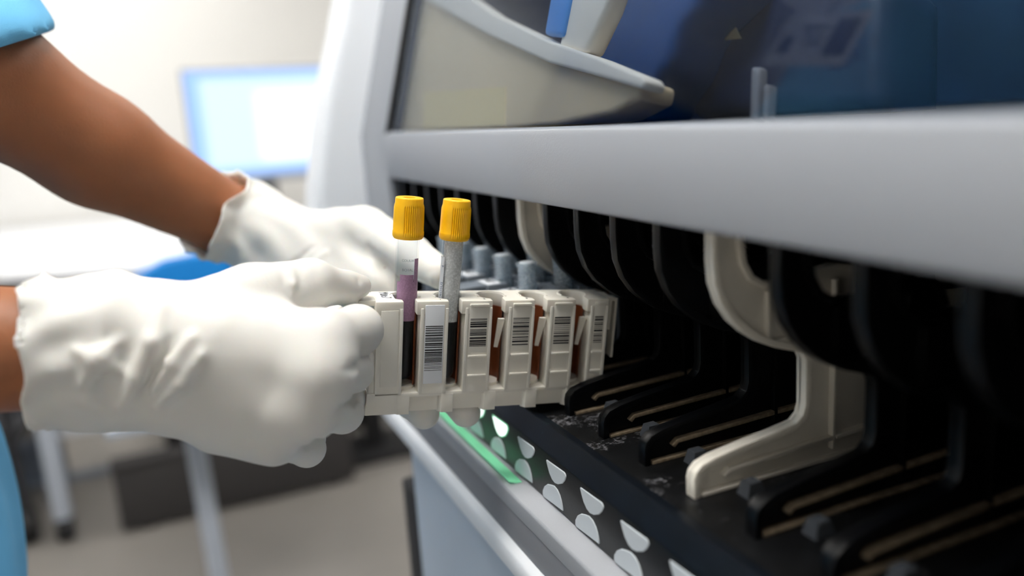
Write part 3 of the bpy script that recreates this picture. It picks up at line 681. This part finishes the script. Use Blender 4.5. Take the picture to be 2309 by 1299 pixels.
# ------------------------------------------------------------------ tubes
def rib_mod(a, z):
    d = (a + math.pi * .28) % (2 * math.pi); d = min(d, 2 * math.pi - d)
    if d < 1.15 and -.0008 < 0 + (z - .0035) and z < .0178: return 1 + .055 * (math.cos(a * 46) - 1) / 2
    return 1
capprof = [(.0040, -.0005), (.0078, -.0004), (.0084, .0004), (.0087, .0014), (.0087, .0034), (.00865, .0037), (.0085, .0040), (.00845, .0100), (.00835, .0170), (.0082, .0176), (.0081, .0182), (.0078, .0190), (.0077, .0215), (.0075, .0221), (.0070, .0223), (.0034, .0222), (.0031, .0212), (.0028, .0190)]
def make_tube(name, label, mtx, glass, level, capm='yellow', L=.0885, film=False, strip_=False, fog=False):
    """origin at the bottom of the tube, z up its axis"""
    t = thing(name, label, 'test tube', matrix=mtx, group='yellow-capped tubes in the held rack')
    R = .0064
    prof = [(.0008, 0), (.0030, .0006), (.0050, .0022), (.0061, .0045), (R, .0070), (R, L), (R - .0009, L), (R - .0009, .0075), (.0052, .0050), (.0040, .0030), (.0010, .0012)]
    obj('glass_tube', [lathe(prof, 40)], glass, t, local=True, smooth=60)
    obj('blood', [lathe([(.0006, .0016), (.0038, .0032), (.0050, .0052), (R - .0011, .0080), (R - .0011, level), (R - .0018, level - .0004)], 32)], 'blood', t, local=True, smooth=60)
    cp = obj('cap', [lathe([(r, z + L - .004) for r, z in capprof], 276, (0, 0), lambda a, z: rib_mod(a, z - L + .004))], capm, t, local=True, smooth=50)
    def wrap(a0, a1, z0, z1, r, n=24, th=.00008):
        A = np.linspace(a0, a1, n); V = [(r * math.cos(a), r * math.sin(a), z) for z in (z0, z1) for a in A] + [((r + th) * math.cos(a), (r + th) * math.sin(a), z) for z in (z0, z1) for a in A]
        Fc = []
        for i in range(n - 1):
            Fc.append((2 * n + i, 2 * n + i + 1, 3 * n + i + 1, 3 * n + i)); Fc.append((i + 1, i, n + i, n + i + 1))
        return V, Fc
    def wtext(s, size, ang, z, r):
        return text_shape(s, size, lambda x, y, zz: ((r + zz + .00003) * math.cos(ang + x / r), (r + zz + .00003) * math.sin(ang + x / r), z + y), .00004)
    if fog:
        obj('condensation', [lathe([(R - .00105, level), (R - .00105, L - .002), (R - .0012, L - .002), (R - .0012, level)], 32)], 'tube_fog', t, local=True, smooth=60)['label'] = 'droplets on the inside of the tube'
    if film:
        V, Fc = wrap(-2.6, -.35, .038, .0605, R + .00006); 
        lb = obj('tube_label', [(V, Fc), wrap(-1.05, -.5, .0605, .0735, R + .00006), wrap(-2.3, -1.1, .0605, .0645, R + .00006)], 'film', t, local=True); lb['label'] = 'translucent mauve label'
        obj('lettering', [wtext('COULIX', .0019, -1.65, .0725, R), wtext('BO1AL', .0021, -1.65, .0672, R), wtext('4L E', .0018, -2.2, .0500, R)], 'grey_top', lb, local=True)
    if strip_:
        lb = obj('tube_label', [wrap(-3.35, -2.55, .036, .0745, R + .00006)], 'white_label', t, local=True); lb['label'] = 'white paper label strip'
        obj('lettering', [text_shape('DATROSUS', .0028, lambda x, y, zz: ((R + .00016 + zz) * math.cos(-2.72 - y / R), (R + .00016 + zz) * math.sin(-2.72 - y / R), .0530 + x), .00004), text_shape('4', .0026, lambda x, y, zz: ((R + .00016 + zz) * math.cos(-2.70 - y / R), (R + .00016 + zz) * math.sin(-2.70 - y / R), .0690 + x), .00004)], 'blueink', lb, local=True)
    return t
def tube_m(k, tilt=0, dx=0, dz=0):
    return rack_m @ Matrix.Translation((k * p + HC[0] + dx, HC[1], -.0510 + dz)) @ Matrix.Rotation(tilt, 4, 'Y')
make_tube('blood_tube', 'yellow-capped blood tube with a mauve film label, beside the gloved thumb', tube_m(0, .010, .0004), 'tube_glass', .0395, film=True)
make_tube('blood_tube', 'yellow-capped blood tube with fogged wall and white paper strip, in the second slot', tube_m(1, .032, -.0006, -.0005), 'tube_glass', .0370, strip_=True, fog=True)

# waiting racks with clear tubes, in the lanes behind
def copy_tree(o, parent=None):
    c = o.copy(); COL.objects.link(c)
    if parent is not None: c.parent = parent
    for chd in o.children: copy_tree(chd, c)
    return c
clear = None; grey_body = None
names = ['directly behind the held rack', 'second behind the held rack', 'third behind the held rack', 'fourth behind the held rack', 'last in the row of waiting racks']
for i in range(1, 6):
    yl = Y0 + (3 + i) * PITCH + .0085
    rm = Matrix.Translation((.2005, yl, DZ + .0662 + CAMZ))
    r = copy_tree(rack); r.matrix_world = rm; r['label'] = 'blurred grey rack of clear tubes in the lane ' + names[i - 1]; r['group'] = 'racks waiting in the lanes behind'
    for q in r.children:
        if q.name.startswith('rack_body'):
            if grey_body is None: grey_body = q.data.copy(); grey_body.materials[0] = M['waiting']
            q.data = grey_body
    for k in range(0, 4):
        tm = rm @ Matrix.Translation((k * p + HC[0], HC[1], -.0510))
        if clear is None:
            clear = thing('sample_cup_tube', 'clear grey uncapped tube standing in a rack of the lanes behind', 'test tube', matrix=tm, group='clear tubes in the waiting racks')
            R = .0062
            obj('glass_tube', [lathe([(.0008, 0), (.0050, .0022), (R, .0070), (R, .066), (R + .0006, .0665), (R + .0006, .0685), (R - .0009, .0685), (R - .0009, .0075), (.0040, .0030), (.0010, .0012)], 24)], 'tube_blur', clear, local=True, smooth=60)
            obj('stopper', [lathe([(.0040, .062), (.0050, .0625), (.0052, .0675), (.0046, .0690), (.0010, .0694)], 20)], 'lens', clear, local=True, smooth=60)
        else:
            c = copy_tree(clear); c.matrix_world = tm

# ================================================================== the person
def hand_field(J, rad, grow=0.0):
    """J: joint positions; fingers as lists of four joints"""
    g = grow
    palm = [cap(J['wrist_a'], J[f][0], rad['wa'] + g, rad[f][0] + g) for f in ('index', 'middle')] + [cap(J['wrist_b'], J[f][0], rad['wb'] + g, rad[f][0] + g) for f in ('ring', 'pinky')]
    palm += [cap(J['index'][0], J['middle'][0], rad['index'][0] + g, rad['middle'][0] + g), cap(J['middle'][0], J['ring'][0], rad['middle'][0] + g, rad['ring'][0] + g), cap(J['ring'][0], J['pinky'][0], rad['ring'][0] + g, rad['pinky'][0] + g)]
    palm += [cap(J['wrist_a'], J['wrist_b'], rad['wa'] + g, rad['wb'] + g)]
    palm += [cap(a, b, ra + g, rb + g) for a, b, ra, rb in J.get('extra', [])]
    pf = union(palm, .010)
    thumb = chain(J['thumb'], [r + g for r in rad['thumb']], .004)
    fs = [chain(J[f], [r + g for r in rad[f]], .003) for f in ('index', 'middle', 'ring', 'pinky')]
    def f(P):
        d = fs[0](P)
        for q in fs[1:]: d = smin(d, q(P), .0005)
        d = smin(pf(P), d, .0035)
        return smin(d, thumb(P), .0045)
    return f
def J3(L): return [at(a, b, c) for a, b, c in L]
# right hand (nearest the lens)
RH = dict(wrist_a=at(255, 735, .372), wrist_b=at(270, 850, .372),
          index=J3([(726, 772, .370), (806, 744, .402), (800, 735, .432), (745, 722, .445)]),
          middle=J3([(722, 838, .366), (793, 838, .402), (800, 812, .432), (752, 800, .448)]),
          ring=J3([(692, 915, .370), (772, 930, .410), (782, 900, .438), (735, 885, .450)]),
          pinky=J3([(610, 975, .378), (693, 1012, .412), (696, 990, .436), (650, 965, .446)]),
          thumb=J3([(430, 720, .378), (570, 672, .385), (700, 642, .402), (782, 648, .424), (812, 645, .429)]),
          extra=[(at(330, 760, .372), at(600, 745, .376), .024, .0145), (at(480, 800, .372), at(620, 900, .374), .026, .015), (at(500, 955, .384), at(620, 1005, .388), .014, .0085)])
RR = dict(wa=.0215, wb=.0205, index=[.0130, .0120, .0100, .0085], middle=[.0132, .0100, .0095, .0085], ring=[.0128, .0099, .0090, .0080], pinky=[.0112, .0084, .0080, .0075], thumb=[.017, .0160, .0122, .0078, .0055])
rh_el = np.array([-.31, .415, -.045]); rh_w = at(200, 788, .370)
# left hand (behind the rack)
LH = dict(wrist_a=at(575, 500, .600), wrist_b=at(600, 560, .600),
          index=J3([(850, 640, .525), (965, 790, .505), (1022, 895, .485), (1050, 930, .468)]),
          middle=J3([(800, 690, .530), (890, 830, .508), (928, 908, .484), (955, 932, .461)]),
          ring=J3([(740, 720, .545), (810, 850, .525), (850, 900, .505), (880, 905, .485)]),
          pinky=J3([(680, 730, .560), (730, 850, .540), (770, 895, .520), (800, 895, .505)]),
          thumb=J3([(700, 535, .575), (820, 522, .545), (930, 578, .506), (994, 616, .484)]),
          extra=[(at(640, 520, .590), at(800, 560, .550), .020, .018), (at(650, 600, .590), at(830, 620, .540), .022, .016), (at(760, 650, .550), at(860, 650, .525), .018, .014), (at(800, 555, .55), at(880, 640, .52), .014, .012)])
LR = dict(wa=.0225, wb=.0215, index=[.0130, .0098, .0090, .0084], middle=[.0130, .0100, .0092, .0086], ring=[.0125, .0095, .0085, .0075], pinky=[.0115, .0085, .0078, .0070], thumb=[.019, .0168, .0125, .0092])
lh_w = at(530, 505, .605); lh_el = at(-20, 190, .490)

def glove_field(J, rad, w, el, r_arm, cuff, flare, seed, tip=0):
    """latex glove: hand + loose wrist with an open wavy cuff round the forearm"""
    hand = hand_field(J, rad, .0008)
    ax = np.array(w) - np.array(el); L = np.linalg.norm(ax); ax = ax / L
    up = np.array([0, 0, 1.]); e1 = up - ax * (up @ ax); e1 /= np.linalg.norm(e1); e2 = np.cross(ax, e1)
    s_c = L - cuff                                            # cuff distance from the elbow
    wr = (np.array(J['wrist_a']) + np.array(J['wrist_b'])) / 2
    rnd = random.Random(seed); ph = [rnd.uniform(0, 6.28) for _ in range(12)]
    def f(P):
        q = P - el.astype(np.float32); s = q @ ax.astype(np.float32); rad_v = q - s[:, None] * ax.astype(np.float32)
        rr = np.sqrt((rad_v ** 2).sum(1)); th = np.arctan2(rad_v @ e2.astype(np.float32), rad_v @ e1.astype(np.float32))
        lip = s - s_c + tip * np.cos(th) - .0035 * np.sin(2 * th + ph[0]) - .0030 * np.sin(3 * th + ph[1]) - .0012 * np.sin(7 * th + ph[2])
        fold = .0016 * np.sin(4 * th + 60 * lip + ph[3]) + .0012 * np.sin(7 * th - 90 * lip + ph[4]) + .0010 * np.sin(11 * th + 160 * lip + ph[5])
        near = np.exp(-np.clip(lip, 0, 1) / .018)
        outer_r = r_arm + .0035 + flare * near + tip * .5 * np.clip(-np.cos(th), 0, 1) + fold * np.clip(near * 1.2 + .35, 0, 1) + .0014 * np.exp(-(lip / .0022) ** 2)
        sleeve = np.maximum(rr - outer_r, s - L - .004)
        d = smin(hand(P), sleeve, .012)
        # creases over wrist and hand back
        wq = np.exp(-np.clip(s - L - .002, 0, 1) / .035)
        a_ = P[:, 0] * .86 + P[:, 2] * .5; b_ = -P[:, 0] * .5 + P[:, 2] * .86
        cr = np.sin(a_ * 300 + 1.6 * np.sin(b_ * 90 + ph[6]) + ph[7]) * np.sin(b_ * 75 + 1.3 * np.sin(a_ * 60 + ph[8]))
        cr2 = np.sin((P[:, 0] * .8 - P[:, 2] * .6) * 210 + 1.4 * np.sin(P[:, 0] * 90 + ph[9]) + ph[10])
        d = d - (.0007 * cr + .0008 * cr2) * np.clip(wq, .05, 1)
        d = np.maximum(d, -lip)
        cav = np.maximum(rr - (outer_r - .0030), s - s_c - .030)
        return smax(d, -cav, .0006)
    return f, lambda P: hand_field(J, rad, -.0022)(P)
def ridges(f, L):
    """raised folds / pressed creases laid along pixel paths on the surface of f"""
    prims = []
    for path, r, depth, k in L:
        pts = [march(f, *q) for q in path]
        path = [pp for q, pp in zip(pts, path) if np.linalg.norm(q) < .75]; pts = [q for q in pts if np.linalg.norm(q) < .75]
        if len(pts) < 2: continue
        pts = [q - ray(*pp) / np.linalg.norm(ray(*pp)) * depth for q, pp in zip(pts, path)]
        prims.append((chain(pts, [r * .12] + [r] * (len(pts) - 2) + [r * .12], .002), k))
    def g(P):
        d = f(P)
        for c, k in prims:
            d = smin(d, c(P), k) if k > 0 else smax(d, -c(P), -k)
        return d
    return g
gr, hr_in = glove_field(RH, RR, rh_w, rh_el, .0275, .0215, .0035, 3, .0050)
gr2 = ridges(gr, [([(366, 690), (345, 770), (312, 850), (274, 918)], .0040, .0012, .006), ([(385, 760), (362, 820), (318, 890)], .0014, .0004, -.004),
                  ([(430, 760), (390, 820), (345, 880)], .0030, .0012, .006),
                  ([(455, 800), (410, 865), (355, 915)], .0026, .0010, .005),
                  ([(352, 745), (330, 830), (300, 880)], .0020, .0008, -.003) if False else ([(400, 770), (370, 825), (330, 885)], .0013, .0006, -.0025),
                  ([(180, 870), (235, 800), (265, 770)], .0030, .0012, .005),
                  ([(170, 790), (215, 812), (262, 832)], .0030, .0012, .005),
                  ([(632, 600), (640, 640), (636, 680)], .0008, .0006, -.0015),
                  ([(652, 598), (662, 640), (658, 672)], .0012, .0005, .002),
                  ([(672, 598), (680, 640), (676, 672)], .0008, .0006, -.0015),
                  ([(712, 600), (716, 630)], .0012, .0005, -.002),
                  ([(800, 622), (812, 632), (806, 645)], .0010, .0003, -.0015),
                  ([(846, 797), (826, 812), (800, 828), (780, 836)], .0022, .0004, -.0025), ([(818, 892), (800, 904), (776, 920), (756, 930)], .0022, .0004, -.0025),
                  ([(730, 985), (716, 996), (698, 1004), (676, 1006)], .0020, .0004, -.0025)])
gl_, hl_in = glove_field(LH, LR, lh_w, lh_el, .0285, .020, .0050, 8, 0)
gl2 = ridges(gl_, [([(705, 555), (665, 590), (630, 625)], .0022, .0008, -.003), ([(735, 570), (690, 615), (660, 650)], .0022, -.0002, .004),
                   ([(838, 480), (842, 520)], .0015, .0005, -.002), ([(856, 482), (862, 525)], .0016, .0005, -.002), ([(960, 618), (985, 605)], .0013, .0004, -.002),
                   ([(830, 560), (862, 600), (880, 640)], .0030, .0004, -.006)])

# body: one continuous surface
I3 = np.eye(3)
TY, TX = .60, -.27
sh_r, sh_l = np.array([-.31, .42, .34]), np.array([-.29, .79, .34])
arm_r = chain([sh_r, rh_el, rh_w, RH['wrist_a'] * .5 + RH['wrist_b'] * .5], [.052, .043, .0270, .020], .01)
lmid = lh_el * .62 + lh_w * .38 + np.array([0, 0, -.004])
arm_l = chain([sh_l, lh_el, lmid, lh_w, LH['wrist_a'] * .5 + LH['wrist_b'] * .5], [.054, .0405, .0375, .0262, .020], .012)
trunk = union([ell((TX - .02, TY, .20), I3, (.115, .175, .24)), ell((TX - .01, TY, -.02), I3, (.118, .165, .22)), ell((TX - .03, TY, -.22), I3, (.125, .175, .15)), cap(sh_r, sh_l, .055, .055),
               cap((TX - .03, TY, .36), (TX + .01, TY, .50), .062, .055)], .06)
legs = [chain([(TX - .03, TY + s * .095, -.25), (TX - .02, TY + s * .105, -.66), (TX - .04, TY + s * .11, -1.02)], [.088, .060, .043], .02) for s in (-1, 1)]
feet = [chain([(TX - .06, TY + s * .11, -1.062), (TX + .12, TY + s * .13, -1.078)], [.036, .028], .02) for s in (-1, 1)]
hc = np.array([TX + .05, TY, .60])
head = union([ell(hc, I3, (.098, .078, .118)), ell(hc + np.array([.035, 0, -.075]), I3, (.058, .052, .052)), ell(hc + np.array([.100, 0, -.020]), I3, (.018, .014, .026)), ell(hc + np.array([.086, 0, -.068]), I3, (.018, .026, .008)),
              ell(hc + np.array([-.005, .080, -.01]), I3, (.020, .010, .032)), ell(hc + np.array([-.005, -.080, -.01]), I3, (.020, .010, .032)), ell(hc + np.array([.080, .030, .012]), I3, (.014, .016, .010)), ell(hc + np.array([.080, -.030, .012]), I3, (.014, .016, .010))], .012)
def body_f(P):
    d = smin(trunk(P), arm_r(P), .02); d = smin(d, arm_l(P), .02)
    for q in legs: d = smin(d, q(P), .03)
    for q in feet: d = smin(d, q(P), .02)
    d = smin(d, head(P), .03)
    return np.minimum(d, 9)
hand_r_f, hand_l_f = hand_field(RH, RR, -.0026), hand_field(LH, LR, -.0026)
def body_all(P):
    d = body_f(P)
    m = (P[:, 0] > -.12) & (P[:, 2] > -.25)
    if m.any():
        Q = P[m]; e = smin(d[m], hand_r_f(Q), .008); d[m] = smin(e, hand_l_f(Q), .008)
    return d
person = sdf_obj('person', body_all, (-.50, .28, -1.12), (.26, .92, .76), .0058, 'skin', relax=2)
tag(person, 'person in light blue scrubs and white gloves, standing and holding the ivory sample rack', 'person')
def child_sdf(name, f, lo, hi, h, m, relax=1, label=None):
    o = sdf_obj(name, f, lo, hi, h, m, person, relax)
    if label: o['label'] = label
    return o
g1 = child_sdf('glove', gr2, (-.13, .27, -.185), (.145, .48, .0), .00130, 'glove', 2, 'white latex glove with wrinkled wrist, on the hand with its back showing')
g2 = child_sdf('glove', gl2, (-.03, .38, -.21), (.24, .66, .03), .0015, 'glove', 1, 'white latex glove on the hand behind the rack')
# tunic with short sleeves
slv_l_end = lh_el * .80 + sh_l * .20
hem_p = at(60, 80, .47); hn = np.cross(ray(0, 107), ray(135, 65)); hn /= np.linalg.norm(hn)
def tunic_f(P):
    fold = .004 * np.sin(P[:, 1] * 70 + 3 * np.sin(P[:, 2] * 9)) + .003 * np.sin(P[:, 1] * 40 - P[:, 2] * 22 + 1)
    d = smin(trunk(P) - .012 - fold, cap((TX - .02, TY, -.10), (TX - .02, TY, -.42), .15, .175)(P) * 1.0 + 0 * fold, .05) if False else smin(trunk(P) - .012 - fold, ell((TX - .02, TY, -.28), I3, (.150, .200, .24))(P) - fold, .06)
    d = np.maximum(d, -(P[:, 2] + .36)); d = np.maximum(d, P[:, 2] - .43 + .9 * np.clip(P[:, 0] - TX, 0, 1))
    sl = cap(sh_l, lh_el + np.array([-.006, .0, .008]), .078, .057)(P) - .6 * fold
    sl = np.maximum(sl, np.where(P[:, 0] > -.20, P @ hn.astype(np.float32), -.1))
    e = rh_el * .65 + sh_r * .35; ar = (rh_el - sh_r) / np.linalg.norm(rh_el - sh_r)
    sr = np.maximum(cap(sh_r, rh_el, .074, .066)(P) - .6 * fold, (P - e.astype(np.float32)) @ ar.astype(np.float32))
    d = smin(d, sl, .03); d = smin(d, sr, .03)
    return d
child_sdf('scrub_tunic', tunic_f, (-.52, .26, -.38), (.06, .96, .46), .0050, 'scrub', 2, 'light blue short sleeved scrub top')
def trouser_f(P):
    d = legs[0](P) - .016
    d = smin(d, legs[1](P) - .016, .03); d = smin(d, trunk(P) - .008, .05)
    return np.maximum(np.maximum(d, P[:, 2] + .20), -(P[:, 2] + 1.03)) - .002 * np.sin(P[:, 2] * 60)
child_sdf('scrub_trousers', trouser_f, (-.46, .36, -1.06), (-.08, .86, -.18), .009, 'scrub', 2)
for s in (-1, 1):
    child_sdf('shoe', lambda P, s=s: np.maximum(chain([(TX - .075, TY + s * .11, -1.05), (TX + .02, TY + s * .118, -1.055), (TX + .135, TY + s * .132, -1.068)], [.044, .043, .033], .02)(P), -(P[:, 2] + 1.0995)), (-.42, .38, -1.11), (-.04, .82, -.98), .007, 'shoe', 1)
child_sdf('hair', lambda P: np.maximum(ell(hc + np.array([-.012, 0, .018]), I3, (.108, .088, .122))(P), .25 * (P[:, 0] - hc[0]) * 2 - (P[:, 2] - hc[2]) * .35 - .018), (hc[0] - .14, TY - .11, .44), (hc[0] + .11, TY + .11, .77), .006, 'hair', 2)
for s in (-1, 1):
    ex = hc + np.array([.088, s * .030, .012])
    ey = obj('eye', [lathe([(.001, -.010), (.008, -.006), (.0105, 0), (.008, .006), (.001, .010)], 16)], 'white_label', person, local=True); ey.location = ex
    pu = obj('pupil', [lathe([(.0005, -.0045), (.0045, -.0015), (.0045, .0015), (.0005, .0045)], 12)], 'ink', ey, local=True); pu.location = (.0082, 0, 0)
# badge on the chest pocket, found where it lies on the tunic
def onto(fy, fz):
    x = 0.0
    for _ in range(80):
        s = float(tunic_f(np.array([[x, fy, fz]], dtype=np.float32))[0])
        if s < .0004: break
        x -= max(s * .7, .0005)
    return np.array([x, fy, fz])
b0 = onto(0.715, .290); b1 = onto(0.690, .290); b2 = onto(0.740, .290); b3 = onto(0.715, .265); b4 = onto(0.715, .315)
bn = np.cross(b2 - b1, b4 - b3); bn /= np.linalg.norm(bn)
bn = np.array([.96, -.22, .10]); bn /= np.linalg.norm(bn)
bu = np.array([0, 0, 1.]) - bn * bn[2]; bu = bu / np.linalg.norm(bu); br = np.cross(bu, bn)
bc = b0 + bn * .017; BS = 1.25
def bb(u0, u1, v0, v1, d0, d1):
    P = []
    for v in (v0, v1):
        for (u, d) in ((u0, d0), (u1, d0), (u1, d1), (u0, d1)): P.append(bc + br * u * BS + bu * v * BS + bn * d)
    return hull([tuple(q) for q in P])
badge = obj('name_badge', [bb(-.043, .043, -.027, .027, -.0005, .0005)], 'white_label', person, local=True); badge['label'] = 'white photo badge clipped to the chest'
obj('badge_photo', [bb(-.036, -.014, -.017, .020, .0005, .0008)], 'ink', badge, local=True)
obj('badge_print', [bb(-.008, .020, .010, .014, .0005, .0007), bb(-.008, .014, .002, .005, .0005, .0007), bb(-.008, .012, -.006, -.003, .0005, .0007), bb(.024, .036, -.014, .004, .0005, .0007)], 'dark', badge, local=True)
obj('badge_clip', [bb(-.006, .006, .025, .040, -.001, .001)], 'steel', badge, local=True)

# ------------------------------------------------------------------ light and view
wd = bpy.data.worlds.new('world'); C.world = wd; wd.use_nodes = True
wd.node_tree.nodes['Background'].inputs[0].default_value = (.9, .95, 1, 1); wd.node_tree.nodes['Background'].inputs[1].default_value = .3
C.view_settings.view_transform = 'Standard'; C.view_settings.look = 'None'; C.view_settings.gamma = 1; C.view_settings.exposure = .18
C.view_settings.use_curve_mapping = False
C.cycles.max_bounces = 10; C.cycles.diffuse_bounces = 5; C.cycles.glossy_bounces = 5; C.cycles.transparent_max_bounces = 24; C.cycles.transmission_bounces = 8
C.cycles.use_denoising = True
